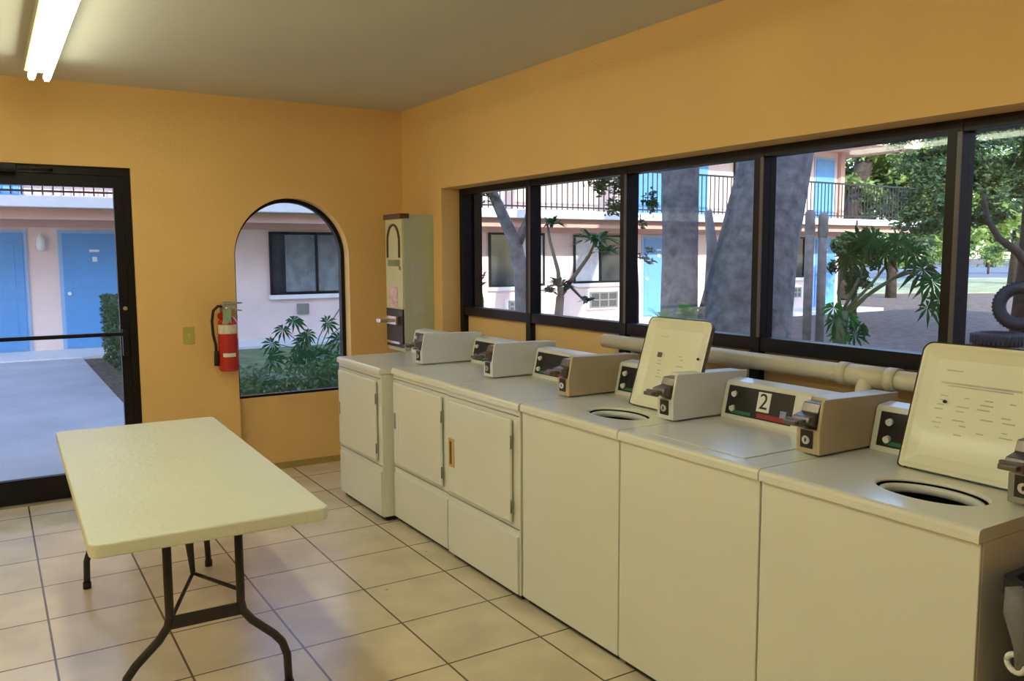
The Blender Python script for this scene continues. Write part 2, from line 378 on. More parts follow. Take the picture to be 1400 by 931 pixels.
def rim(mb, W, hole=None, D=.655):
    # top deck with rounded lip; hole = (cx, cy, rx, ry)
    z1, z0 = .900, .866; F = -.012
    if not hole:
        mb.prism([(F, z0), (F, .888), (F+.004, .896), (F+.014, .900), (D, .900), (D, z0)], 'y', 0.001, W-.001); return
    n = 64; cx, cy, rx, ry = hole
    def outer(a):
        dx, dy = math.cos(a), math.sin(a); ts = []
        if dx > 1e-6: ts.append((D-cx)/dx)
        if dx < -1e-6: ts.append((F+.012-cx)/dx)
        if dy > 1e-6: ts.append((W-.001-cy)/dy)
        if dy < -1e-6: ts.append((.001-cy)/dy)
        t = min(ts); return (cx+dx*t, cy+dy*t)
    angs = sorted(set([2*math.pi*i/n for i in range(n)]+[math.atan2(y-cy, x-cx) % (2*math.pi) for x in (F+.012, D) for y in (.001, W-.001)]))
    N = len(angs); vs = []
    for a in angs: vs.append((*outer(a), z1))
    for a in angs: vs.append((cx+rx*1.04*math.cos(a), cy+ry*1.04*math.sin(a), z1))
    for a in angs: vs.append((cx+rx*math.cos(a), cy+ry*math.sin(a), z1-.006))
    for a in angs: vs.append((cx+rx*math.cos(a), cy+ry*math.sin(a), z1-.010))
    fs = []
    for L in range(3):
        for i in range(N): fs.append((L*N+i, L*N+(i+1) % N, (L+1)*N+(i+1) % N, (L+1)*N+i))
    mb.add(vs, fs)
    mb.add([(F+.012, .001, z1), (F+.012, W-.001, z1), (F+.003, W-.001, z1-.004), (F+.003, .001, z1-.004), (F, W-.001, z1-.014), (F, .001, z1-.014), (F, W-.001, z0), (F, .001, z0)],
           [(0, 1, 2, 3), (3, 2, 4, 5), (5, 4, 6, 7)])
    for y in (.001, W-.001):
        mb.add([(F, y, z0), (D, y, z0), (D, y, z1), (F+.012, y, z1), (F+.003, y, z1-.004), (F, y, z1-.014)], [(0, 1, 2, 3, 4, 5)])
    mb.add([(D, .001, z0), (D, W-.001, z0), (D, W-.001, z1), (D, .001, z1)], [(0, 1, 2, 3)])

def body(root, W, D=.65):
    b = MB(); b.box(0, .012, 0.002, W-.002, .030, .864); b.box(.012, D, .002, .014, .030, .864); b.box(.012, D, W-.014, W-.002, .030, .864); b.box(D-.012, D, .014, W-.014, .030, .864)
    b.box(.012, D-.012, .014, W-.014, .030, .04)
    c = b.build('cabinet', ENAMEL, root, bevel=.003)
    for x in (.05, D-.05):
        for y in (.05, W-.05):
            b = MB(); b.cyl((x, y, 0), (x, y, .032), .02, 12); b.build('foot', DARKGAP, root)
    b = MB(); b.box(.02, D-.02, .02, W-.02, .006, .030); b.build('base', DARKGAP, root)  # black block painted as the shade in the gap under the cabinet
    return c

def washer(loc, label, boxmat, open_lid, number=None):
    W = MW; root = empty('washing_machine', loc, label, 'washing machine', 'coin operated top loading washers')
    body(root, W)
    cx, cy, rx, ry = .205, .255, .100, .150
    b = MB(); rim(b, W, (cx, cy, rx, ry) if open_lid else None); b.build('top_panel', ENAMEL, root)
    if open_lid:
        b = MB(); n = 48
        prof = [(1.0, .8899), (1.30, .887), (1.30, .60), (.9, .50), (.2, .49)]
        vs = [(cx+rx*k*math.cos(2*math.pi*j/n), cy+ry*k*math.sin(2*math.pi*j/n), z) for k, z in prof for j in range(n)]
        b.add(vs, [(i*n+j, i*n+(j+1) % n, (i+1)*n+(j+1) % n, (i+1)*n+j) for i in range(len(prof)-1) for j in range(n)], True)
        b.build('tub', DARKGAP, root)  # black colour stands in for the shade inside the tub opening
        b = MB(); prof = [(.955, .862), (.955, .880), (.94, .886), (.87, .884), (.855, .876), (.855, .862), (.955, .862)]
        vs = [(cx+rx*k*math.cos(2*math.pi*j/n), cy+ry*k*math.sin(2*math.pi*j/n), z) for k, z in prof for j in range(n)]
        b.add(vs, [(i*n+j, i*n+(j+1) % n, (i+1)*n+(j+1) % n, (i+1)*n+j) for i in range(len(prof)-1) for j in range(n)], True)
        b.build('tub_ring', ENAMEL2, root)
        # raised lid: a tray-shaped panel hinged in front of the console
        L, lw, t = .385, .345, .014
        ly0, ly1 = .018, .385
        if number == 'wide': ly0, ly1 = .085, .46
        x0, z0 = .375, .905; dx, dz = .115, .365
        ln = math.hypot(dx, dz); U = Vector((dx/ln, 0, dz/ln)); N = Vector((-dz/ln, 0, dx/ln)); O = Vector((x0, 0, z0)); Lh = ln
        wd = ly1-ly0
        def P(y, u, n_): return O+Vector((0, ly0+y, 0))+U*u+N*n_
        def rr(i, r, k=6):    # rounded outline inset i
            pts = []
            for cxx, cyy, a0 in ((wd-i-r, i+r*.3, -90), (wd-i-r, Lh-i-r, 0), (i+r, Lh-i-r, 90), (i+r*.3, i+r*.3, 180)):
                r_ = r if cyy > Lh/2 else r*.3
                cx_ = wd-i-r_ if cxx > wd/2 else i+r_
                for q in range(k+1):
                    a = math.radians(a0+90*q/k); pts.append((cx_+r_*math.cos(a), cyy+r_*math.sin(a)))
            return pts
        b = MB(); loops = [(0, -.012, .03), (0, .006, .03), (.008, .008, .025), (.016, .004, .02), (.045, -.004, .015), (.05, -.004, .012)]
        vs = []; n = None
        for i, h, r in loops:
            pp = rr(i, r); n = len(pp); vs += [P(y, u, h) for y, u in pp]
        fs = [(k*n+j, k*n+(j+1) % n, (k+1)*n+(j+1) % n, (k+1)*n+j) for k in range(len(loops)-1) for j in range(n)]
        fs.append(tuple((len(loops)-1)*n+j for j in range(n))); fs.append(tuple(range(n-1, -1, -1)))
        b.add(vs, fs); lid = b.build('lid', LIDM, root)
        b = MB(); pp = rr(-.0035, .032)
        vs = [P(y, u, -.011) for y, u in pp]+[P(y, u, .0075) for y, u in pp]; n = len(pp)
        b.add(vs, [(j, (j+1) % n, (j+1) % n+n, j+n) for j in range(n)]); b.build('lid_edge', mat('rusty_edge', (.16, .11, .07), .6, noise=.4, nscale=30), lid)
        b = MB(); rs = random.Random(3 if number else 5)
        def mark(y, u, w_, h_): b.add([P(y-w_/2, u-h_/2, -.003), P(y+w_/2, u-h_/2, -.003), P(y+w_/2, u+h_/2, -.003), P(y-w_/2, u+h_/2, -.003)], [(0, 1, 2, 3)])
        mark(wd*.72, Lh*.80, .05, .004)
        if number: mark(wd*.5, Lh*.70, wd*.62, .006); mark(wd*.5, Lh*.68, wd*.5, .004)
        for ci in range(4 if number else 2):
            cyy = wd*(.76-.17*ci) if number else wd*(.68-.3*ci)
            for li in range(9):
                if rs.random() < .75: mark(cyy+rs.uniform(-.01, .01), Lh*(.60-.036*li), rs.uniform(.015, .04), .0035)
        b.build('printed_instructions', INK, lid)
        if number is None:
            b = MB(); b.add([P(wd*.72+.014, Lh*.565, -.002), P(wd*.72-.014, Lh*.565, -.002), P(wd*.72-.014, Lh*.62, -.002), P(wd*.72+.014, Lh*.62, -.002)], [(0, 1, 2, 3)])
            b.build('dark_sticker', mat('dark_sticker', (.10, .09, .07), .5, noise=.2), lid)
        b = MB(); q = P(wd*(.74 if number else .10), Lh*(.55 if number else .60), 0); b.tube([q, q+N*.006], .005, 10); b.build('bumper', DARKGAP, lid)
        for yy in (.03, wd-.03):
            b = MB(); q = P(yy, 0, 0); b.cyl((q.x+.004, q.y-.012, .903), (q.x+.004, q.y+.012, .903), .006, 10)
            b.build('hinge', CHROME, lid)
    else:
        b = MB(); b.box(.05, .372, .11, .55, .9002, .9035); b.build('lid', ENAMEL, root, bevel=.002)
    console(root, W, boxmat, None if number == 'wide' else number)
    return root

def dryer(loc, label, boxmat, handle='plain', W=.68):
    root = empty('tumble_dryer', loc, label, 'dryer', 'coin operated front loading dryers')
    c = body(root, W)
    b = MB(); rim(b, W); b.build('top_panel', ENAMEL, root)
    b = MB(); b.box(-.0045, 0, .01, W-.01, .838, .842); b.build('trim_line', GREYM, root)
    b = MB(); b.box(-.003, 0, .008, W-.008, .328, .333); b.build('trim_line', GREYM, root)
    b = MB(); b.box(-.010, 0, .012, W-.012, .036, .298); b.build('lower_panel', ENAMEL, root, bevel=.003)
    b = MB(); b.box(-.0055, 0, .085, W-.065, .385, .80); b.build('door_gasket', DARKGAP, root)
    b = MB(); b.box(-.020, -.005, .054, W-.034, .355, .823); d = b.build('door', ENAMEL, root, bevel=.007)
    hy = W-.075
    if handle == 'brass':
        b = MB(); b.box(-.024, -.018, hy-.028, hy+.028, .49, .635); b.build('pull_plate', BRASS, d, bevel=.003)
        b = MB(); b.box(-.0245, -.0238, hy-.008, hy+.012, .505, .62); b.build('finger_slot', BROWN, d)
    elif handle == 'white':
        b = MB(); b.box(-.023, -.018, hy-.03, hy+.03, .50, .66); b.build('pull_plate', ENAMEL2, d, bevel=.003)
        b = MB(); b.box(-.0235, -.0228, hy-.006, hy+.022, .56, .65); b.build('finger_slot', GREYM, d)
    else:
        b = MB(); b.box(-.0215, -.018, hy+.012, hy+.026, .54, .62); b.build('finger_slot', GREYM, d)
    for z in (.43, .72):
        b = MB(); b.cyl((-.018, .050, z-.03), (-.018, .050, z+.03), .004, 10); b.build('hinge', DKMETAL, root)
    console(root, W, boxmat)
    return root

FX = 1.38
washer((FX, -2.095, 0), 'white top loading washer with raised lid, nearest the camera at the end of the row', GREYM, True, 'wide')
washer((FX, -1.430, 0), 'white washer with closed lid and a number 2 on its console', TAN, False, '2')
washer((FX, -.765, 0), 'white washer with raised lid, standing beside the dryers', ENAMEL2, True, None)
dryer((FX-.008, -.100, 0), 'white front loading dryer with a brass yellow door pull', TAN, 'brass')
dryer((FX, .585, 0), 'white front loading dryer with a white door pull, middle of three dryers', ENAMEL2, 'white')
dryer((FX-.07, 1.270, 0), 'white dryer farthest down the row, standing slightly forward beside the arched window', ENAMEL2, 'plain')

# drain pipe along the wall behind the machines
b = MB(); b.cyl((2.19, .35, 1.088), (2.19, -3.2, 1.088), .036, 20)
for y in (-1.12, -1.32): b.cyl((2.19, y-.02, 1.088), (2.19, y+.02, 1.088), .044, 20)
b.cyl((2.19, -1.33, 1.088), (2.19, -1.11, 1.088), .041, 20)
p = tag(b.build('drain_pipe', PIPEM), 'cream plastic drain pipe running along the wall behind the washers', 'pipe')
b = MB(); b.tube([(2.19, -1.22, 1.088), (2.165, -1.22, 1.05), (2.15, -1.22, .98), (2.15, -1.22, .30)], .032, 16); b.build('branch', PIPEM, p)
b = MB()
for y in (.1, -1.9): b.box(2.17, 2.345, y-.015, y+.015, 1.045, 1.052); 
b.build('bracket', GREYM, p)

# ================================================================== SOAP MACHINE
v = empty('soap_vending_machine', (1.90, 2.23, .86), 'tall cream coin operated soap dispenser on the wall between arched window and strip window', 'vending machine')
b = MB(); b.box(.004, .235, 0, .29, 0, .955); b.build('cabinet', VENDG, v, bevel=.004)
b = MB(); b.box(-.006, .004, .006, .286, .30, .93); b.build('front_panel', VENDM, v, bevel=.002)
b = MB(); b.box(-.02, .05, -.001, .292, .93, .965); b.build('top_cap', BROWN, v, bevel=.003)
b = MB(); b.box(-.010, .004, .008, .284, .03, .30); b.build('coin_panel', BLACKP, v, bevel=.002)
b = MB(); cyv, r0 = .146, .10
pts = [(-.009, cyv+r0, .66)]+[(-.009, cyv+r0*math.cos(math.pi*i/16), .77+.12*math.sin(math.pi*i/16)) for i in range(17)]+[(-.009, cyv-r0, .66)]
b.tube(pts, .009, 8); b.build('arch_emblem', BROWN, v)
b = MB(); b.box(-.009, -.006, .05, .245, .60, .645); b.box(-.009, -.006, .03, .06, .575, .60); b.build('green_print', mat('soap_green', (.22, .25, .06), .5, noise=.2), v)
b = MB(); b.box(-.009, -.006, .09, .23, .31, .455); b.build('pink_sticker', PINKP, v)
b = MB(); b.box(-.13, -.01, .12, .19, .205, .232); b.box(-.045, -.01, .05, .25, .19, .25); b.build('coin_slide', CHROME, v, bevel=.003)
b = MB(); b.box(-.03, -.008, .02, .27, .055, .072); b.build('dispensing_tray', CHROME, v)
b = MB(); b.box(.06, .16, -.002, 0, .27, .62); b.build('side_notice', mat('faded_notice', (.56, .56, .50), .5, noise=.05), v)

# ================================================================== FIRE EXTINGUISHER
ex = empty('fire_extinguisher', (.80, YB-.075, .765), 'red fire extinguisher hanging on the orange wall left of the arched window', 'fire extinguisher')
b = MB(); b.lathe([(0, 0), (.055, 0), (.064, .008), (.066, .03), (.066, .30), (.062, .335), (.045, .362), (.022, .375), (.02, .40), (0, .40)], n=28); cy_ = b.build('cylinder', REDEXT, ex)
def band(a0, a1, z0, z1, mtl, name, r=.0668):
    b = MB(); n = 16; vs = []
    for z in (z0, z1):
        for i in range(n+1):
            a = math.radians(a0+(a1-a0)*i/n); vs.append((r*math.cos(a), r*math.sin(a), z))
    b.add(vs, [(i, i+1, n+2+i, n+1+i) for i in range(n)], True); return b.build(name, mtl, cy_)
band(190, 330, .255, .315, LABELW, 'cream_label'); band(225, 300, .10, .125, WHITEP, 'white_mark')
b = MB(); b.cyl((0, 0, .39), (0, 0, .43), .02, 16); b.box(-.035, .06, -.012, .012, .425, .445); b.build('valve', CHROME, ex, bevel=.003)
b = MB(); b.prism([(-.03, .445), (.10, .452), (.10, .462), (-.03, .47)], 'y', -.011, .011); b.prism([(-.02, .418), (.095, .40), (.095, .41), (-.02, .43)], 'y', -.011, .011); b.build('lever', CHROME, ex, bevel=.002)
b = MB(); b.tube([(-.02, 0, .432), (-.06, -.01, .44), (-.092, -.01, .41), (-.102, -.005, .34), (-.096, 0, .25), (-.082, .0, .18), (-.08, 0, .13)], .0095, 10)
b.tube([(-.08, 0, .14), (-.08, 0, .04)], [.014, .018], 12); b.build('hose', DARKGAP, ex)
b = MB(); b.prism([(-.042, .32), (.012, .32), (.012, .42), (-.042, .42)], 'y', -.062, -.060); t_ = b.build('inspection_tag', LABELG, ex)
b = MB(); b.cyl((-.045, -.03, .375), (-.045, -.022, .375), .026, 16); b.build('gauge', REDEXT, ex)
b = MB(); b.box(-.02, .02, .02, .075, .39, .42); b.box(-.03, .03, .066, .075, .30, .45); b.build('wall_bracket', GREYM, ex)

# light switch
sw = empty('light_switch', (.563, YB, 1.01), 'small olive light switch plate on the orange wall beside the door', 'light switch')
b = MB(); b.box(-.036, .036, -.006, 0, -.058, .058); b.build('plate', SWITCHM, sw, bevel=.003)
b = MB(); b.box(-.008, .008, -.014, -.006, -.014, .014); b.build('toggle', mat('ivory_toggle', (.6, .54, .2), .4, noise=.02), sw, bevel=.002)

# ================================================================== TABLE
tb = empty('folding_table', (.015, .39, 0), 'rectangular cream plastic folding table with dark steel legs', 'table')
tb.rotation_euler = (0, 0, math.radians(-1.0))
def rrect(x, y, r, k=6):
    p = []
    for cx, cy, a0 in ((x-r, y-r, 0), (-x+r, y-r, 90), (-x+r, -y+r, 180), (x-r, -y+r, 270)):
        for i in range(k+1):
            a = math.radians(a0+90*i/k); p.append((cx+r*math.cos(a), cy+r*math.sin(a)))
    return p
b = MB(); b.prism(rrect(.357, .915, .035), 'z', .676, .72); b.build('tabletop', TABLEM, tb, bevel=.007)
for s in (-1, 1):
    b = MB(); b.box(s*.27-.012, s*.27+.012, -.80, .80, .655, .675); b.build('rail', LEGM, tb)
for e in (-1, 1):
    y = -.66 if e < 0 else .735
    for s in (-1, 1):
        b = MB(); b.tube([(s*.115, y, .66), (s*.115, y, .36), (s*.122, y, .325), (s*.15, y+e*.0, .285), (s*.225, y, .215), (s*.252, y, .18), (s*.268, y, .13), (s*.272, y, .02)], .0145, 12)
        g = b.build('leg', LEGM, tb)
        b = MB(); b.cyl((s*.272, y, 0), (s*.272, y, .03), .018, 12); b.build('foot', DARKGAP, g)
    b = MB(); b.box(-.115, .115, y-.008, y+.008, .315, .355); b.build('crossbar', LEGM, tb)
    b = MB(); b.cyl((-.27, y, .655), (.27, y, .655), .013, 10); b.build('pivot_bar', LEGM, tb)
    b = MB(); j = (0, y-e*.22, .41)
    b.tube([(-.115, y, .40-.06), j], .007, 8); b.tube([(.115, y, .40-.0), j], .007, 8)
    b.tube([j, (-.012, y-e*.36, .66)], .009, 8); b.tube([j, (.014, y-e*.34, .66)], .009, 8); b.build('brace', LEGM, tb)

# things beside the last washer
bn = empty('waste_bin', (1.60, -2.345, 0), 'black rectangular bin standing against the side of the nearest washer', 'bin')
def ring_rect(x, y, r): return rrect(x, y, r, 4)
b = MB(); vs = []; lv = [(.16, .15, 0), (.17, .16, .02), (.212, .200, .76), (.225, .210, .76), (.225, .210, .80), (.205, .19, .80), (.16, .15, .04)]
for x, y, z in lv: vs += [(px, py, z) for px, py in ring_rect(x, y, .04)]
n = len(ring_rect(.1, .1, .04)); fs = [(k*n+q, k*n+(q+1) % n, (k+1)*n+(q+1) % n, (k+1)*n+q) for k in range(len(lv)-1) for q in range(n)]+[tuple(range(n)), tuple(6*n+q for q in range(n))]
b.add(vs, fs); b.build('body', DARKGAP, bn)
b = MB(); pts = [(-.222, .17, .79), (-.232, .15, .74), (-.228, .13, .66), (-.222, .15, .60)]
b.tube(pts, [.02, .035, .03, .01], 10); b.build('grey_bag_corner', mat('grey_liner', (.16, .16, .17), .5, noise=.2, bump=.4), bn)
b = MB(); b.tube([(-.228+.004*math.cos(a), .155+.022*math.cos(a), .615+.020*math.sin(a)) for a in [2*math.pi*q/16 for q in range(17)]], .007, 8); b.build('pull_ring', ENAMEL2, bn)

# ================================================================== OUTSIDE
def axis_pt(depth, side, z=0):  # point on the ground at a distance along the viewing direction
    f = Vector((math.sin(YAW), math.cos(YAW), 0)); r = Vector((math.cos(YAW), -math.sin(YAW), 0))
    q = Vector((CAM.x, CAM.y, 0))+f*depth+r*side; return (q.x, q.y, z)
def poly_ground(name, pts, z0, z1, M, label):
    b = MB(); b.prism(pts, 'z', z0, z1); return struct(b.build(name, M), label)
b = MB(); b.box(-60, 200, -40, 200, -.40, -.20)
struct(b.build('ground', DIRT, loc=(0, 0, .12)), 'brown ground strewn with leaf litter in the courtyard')
poly_ground('walkway', [(-4, YO+.001), (.60, YO+.001), (.60, 6.4), (.62, 11.2), (-9, 11.2), (-9, YO+.001)], -.12, -.02, CONC, 'pale concrete walkway outside the glass door')
poly_ground('walkway_verandah', [(-12, 11.2), (20.6, 11.2), (20.6, 12.6), (-12, 12.6)], -.12, .0, SLABM, 'concrete walk along the foot of the motel')
poly_ground('mulch_bed', [(.60, 5.5), (1.3, 5.5), (1.6, 11.1), (.62, 11.1)], -.10, -.03, MULCH, 'mulch bed beside the walkway')
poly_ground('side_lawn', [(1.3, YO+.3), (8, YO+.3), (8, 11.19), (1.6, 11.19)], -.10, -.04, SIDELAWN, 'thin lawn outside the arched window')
def band_ground(name, d0, d1, z, M, label):
    P0, P1, P2, P3 = [axis_pt(*a)[:2] for a in ((d0, 6 if d0 < 50 else 2), (d0, 120), (d1, 120), (d1, 6 if d0 < 50 else 2))]
    return poly_ground(name, [P0, P1, P2, P3], -.085, z, M, label)
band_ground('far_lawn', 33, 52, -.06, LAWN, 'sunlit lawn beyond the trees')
band_ground('road', 52.01, 100, -.05, ASPH, 'grey road beyond the lawn')

# unseen block added over the laundry room, sized to shade courtyard and motel
b = MB(); b.box(-9, XO, -9, YO, HC+.16, 7.0); struct(b.build('added_upper_block', PINKST), 'added unseen stucco block over the laundry room that shades the courtyard')

b = MB(); b.box(2.6, 17, -14, -4.8, -.1, 7.4); struct(b.build('added_shade_block', PINKST), 'added unseen stucco block behind the laundry room that shades the oak')  # unseen block added to throw shade on the oak trunks
# ---- motel
mo = empty('motel_building', (8, 12.5, 0), 'two storey pink motel wing with black balcony railing across the courtyard', 'building')
def mp(mb, name, M, bevel=0, parent=None):
    mb.v = [(x-8, y-12.5, z) for x, y, z in mb.v]; return mb.build(name, M, parent or mo, bevel)
YW = 12.5
doors_lo = [(-.98, -.04), (.52, 1.46), (12.95, 13.85), (19.25, 20.1)]
doors_hi = [(-.98, -.04), (2.0, 2.9), (12.75, 13.7), (14.35, 15.0), (19.16, 19.93)]
wins_lo = [(3.95, 5.75, .84, 1.92, 'pale'), (8.65, 10.0, .87, 1.95, 'right'), (10.9, 12.35, .9, 1.92, 'left'), (17.3, 18.75, .9, 1.92, 'dark')]
b = MB(); b.box(-12, 20.3, YW, YW+.3, 0, 2.249); mp(b, 'ground_floor_wall', PALEST)
b = MB(); b.box(-12, 20.3, YW+.001, YW+.3, 2.411, 4.35); mp(b, 'upper_wall', PALEST)
b = MB(); b.box(20.0, 20.299, YW+.3, 14.5, 0, 4.35); mp(b, 'end_wall', PALEST)
b = MB(); b.box(-12, 21.9, 11.0, YW+.05, 2.25, 2.41); mp(b, 'balcony_slab', SLABM, .01)
b = MB(); b.box(-12, 20.3, YW-.045, YW-.001, 2.0, 2.249); b.box(-12, 21.7, 11.22, 11.34, 2.08, 2.249); mp(b, 'fascia_beam', PINKST)
b = MB(); b.box(-12, 21.6, 10.9, 14.6, 4.35, 4.7); mp(b, 'roof', PINKST, .01)
b = MB(); x = -11.8
while x < 21.8: b.box(x-.009, x+.009, 11.06, 11.078, 2.43, 3.30); x += .135
b.box(-12, 21.85, 11.05, 11.09, 3.29, 3.33); b.box(-12, 21.85, 11.055, 11.085, 2.47, 2.50)
y = 11.2
while y < YW: b.box(21.82, 21.838, y-.009, y+.009, 2.43, 3.30); y += .135
mp(b, 'balcony_railing', RAILM)
for i, (x0, x1) in enumerate(doors_lo):
    b = MB(); b.box(x0-.06, x1+.06, YW-.03, YW-.002, 0, 1.96); f = mp(b, 'door_frame', BLUEF)
    b = MB(); b.box(x0, x1, YW-.05, YW-.028, .02, 1.90)
    b.box(x0+.12, x1-.12, YW-.055, YW-.05, 1.0, 1.75); b.box(x0+.12, x1-.12, YW-.055, YW-.05, .15, .85); d = mp(b, 'door', BLUED, .004)
    b = MB(); b.cyl((x0+.07, YW-.09, .92), (x0+.07, YW-.05, .92), .03, 12); b.box((x0+x1)/2-.075, (x0+x1)/2+.075, YW-.06, YW-.052, 1.60, 1.64)
    b.box((x0+x1)/2-.035, (x0+x1)/2+.035, YW-.06, YW-.052, 1.44, 1.52)
    mp(b, 'door_plate', SLABM)
for x0, x1 in doors_hi:
    b = MB(); b.box(x0-.05, x1+.05, YW-.03, YW-.002, 2.412, 4.18); mp(b, 'door_frame', BLUEF)
    b = MB(); b.box(x0, x1, YW-.05, YW-.028, 2.43, 4.12); mp(b, 'door', BLUED, .004)
def motel_window(x0, x1, z0, z1, kind):
    b = MB(); t = .045; xm = (x0+x1)/2 if kind != 'pale' else x0+.85
    for a in ((x0-t, x0, z0-t, z1+t), (x1, x1+t, z0-t, z1+t), (xm-t/2, xm+t/2, z0, z1), (x0, x1, z1, z1+t), (x0, x1, z0-t, z0)): b.box(a[0], a[1], YW-.05, YW-.004, a[2], a[3])
    f = mp(b, 'window_frame', FRAMEM)
    b = MB(); b.box(x0, x1, YW-.02, YW-.006, z0, z1); mp(b, 'window_glass', DGLASS)
    if kind in ('left', 'right', 'pale'):
        c0, c1 = {'left': (x0, xm-.05), 'right': (xm+.02, x1), 'pale': (x0+.25, x1)}[kind]
        n = 24; vs = []
        for z in (z0+.01, z1-.01):
            for i in range(n*2+1): vs.append((c0+(c1-c0)*i/(2*n), YW-.026-(.008 if i % 2 else 0), z))
        k = 2*n+1
        b = MB(); b.add(vs, [(i, i+1, k+i+1, k+i) for i in range(k-1)]); mp(b, 'curtain', CURT if kind != 'pale' else mat('grey_sheer_curtain', (.20, .23, .25), .7, noise=.3, nscale=5))
    b = MB(); b.box(x0-.08, x1+.08, YW-.10, YW-.002, z0-t-.08, z0-t); mp(b, 'window_sill', SLABM, .005)
for wdef in wins_lo: motel_window(*wdef)
for x0, x1 in ((5.6, 7.2), (16.0, 17.6)): motel_window(x0, x1, 3.25, 4.1, 'dark')
def ac(x0, x1, z0, z1):
    b = MB(); b.box(x0, x1, YW-.14, YW-.002, z0, z1); a = mp(b, 'air_conditioner', SLABM, .01)
    b = MB()
    for i in range(4): xx = x0+.04+(x1-x0-.12)*i/3; b.box(xx, xx+.04, YW-.15, YW-.141, z0+.03, z1-.03)
    for i in range(3): zz = z0+.03+(z1-z0-.09)*i/2; b.box(x0+.04, x1-.04, YW-.148, YW-.1405, zz, zz+.03)
    mp(b, 'vent_grille', GREYM)
    b = MB(); b.box(x0+.03, x1-.03, YW-.1445, YW-.139, z0+.025, z1-.025); mp(b, 'vent_backing', GREYTR)
ac(11.2, 12.1, .25, .68); ac(18.05, 18.6, .28, .62); ac(9.0, 9.5, .25, .55); ac(5.3, 5.9, .3, .62)
b = MB(); b.box(4.4, 4.62, YW-.05, YW-.002, .42, .62); mp(b, 'wall_vent', GREYM)
for x in (.22, 7.4, 16.6):
    b = MB(); b.lathe([(.0, .0), (.05, .0), (.065, .1), (.065, .2), (.03, .26), (0, .26)], (x, YW-.07, 1.62), 14); b.box(x-.05, x+.05, YW-.06, YW-.002, 1.66, 1.86); mp(b, 'wall_lamp', WHITEP)
b = MB(); b.box(16.9, 17.0, YW-.10, YW-.004, 0, 2.0); b.box(20.12, 20.3, YW-.12, YW-.004, 2.411, 4.35); mp(b, 'pilaster', PINKST)

# ---- foliage tools
def leaves(mb, c, rad, n, size, rs, shell=.55, flat=0):
    for _ in range(n):
        while True:
            d = Vector((rs.uniform(-1, 1), rs.uniform(-1, 1), rs.uniform(-1, 1)))
            if .05 < d.length <= 1: break
        d = d.normalized()*(shell+(1-shell)*rs.random())
        p = Vector((c[0]+d.x*rad[0], c[1]+d.y*rad[1], c[2]+d.z*rad[2]))
        a = Vector((rs.gauss(0, 1), rs.gauss(0, 1), rs.gauss(0, .6+flat))).normalized(); t = a.cross(Vector((rs.gauss(0, 1), rs.gauss(0, 1), rs.gauss(0, 1)))).normalized()
        s = size*rs.uniform(.6, 1.3)
        mb.add([p-a*s, p+t*s*.4, p+a*s, p-t*s*.4], [(0, 1, 2, 3)])
def crown(name, blobs, n, size, M, parent, seed, origin=(0, 0, 0)):
    rs = random.Random(seed); b = MB(); tot = sum(r[0]*r[2] for _, r in blobs)
    for c, r in blobs:
        k = max(3, int(5*r[0]/1.0))
        sub = []
        nn = int(n*r[0]*r[2]/tot)
        for _ in range(10):
            d = Vector((rs.gauss(0, 1), rs.gauss(0, 1), rs.gauss(0, 1))).normalized()*rs.uniform(.3, .85)
            leaves(b, (c[0]+d.x*r[0], c[1]+d.y*r[1], c[2]+d.z*r[2]), tuple(q*rs.uniform(.28, .45) for q in r), nn//10, size, rs, .2)
    return b.build(name, M, parent)
def fan_leaf(mb, c, nrm, up, r, lobes=13, droop=.15, spread=300):
    nrm = Vector(nrm).normalized(); up = Vector(up); up = (up-nrm*up.dot(nrm)).normalized(); sd = nrm.cross(up); c = Vector(c)
    for i in range(lobes):
        a = math.radians(-spread/2+spread*i/(lobes-1)); d = up*math.cos(a)+sd*math.sin(a); s = nrm.cross(d)
        L = r*(.75+.25*math.cos(a)); w_ = r*.085
        pts = []
        p0, p1, p2 = c, c+d*L*.55+nrm*.02-Vector((0, 0, droop*L*.25)), c+d*L-Vector((0, 0, droop*L))
        mb.add([p0, p1-s*w_, p2, p1+s*w_], [(0, 1, 2), (0, 2, 3)])
def rosette(mb, c, r, n, rs, w_=.016, up=.4):
    c = Vector(c)
    for _ in range(n):
        a = rs.uniform(0, 2*math.pi); e = rs.uniform(-.5, 1.2)*up+.2
        d = Vector((math.cos(a)*math.cos(e), math.sin(a)*math.cos(e), math.sin(e))); s = d.cross(Vector((0, 0, 1))).normalized()*w_
        L = r*rs.uniform(.7, 1.1); p1 = c+d*L*.5; p2 = c+d*L-Vector((0, 0, L*.25))
        mb.add([c-s*.4, p1-s, p2, p1+s, c+s*.4], [(0, 1, 3, 4), (1, 2, 3)])
def at(x, y, d):    # point seen in the survey photo at pixel (x, y), d metres deep
    return CAM+(_F+_R*((x-700)/FPX)-_U*((y-465.5)/FPX))*d
GZ = -.08
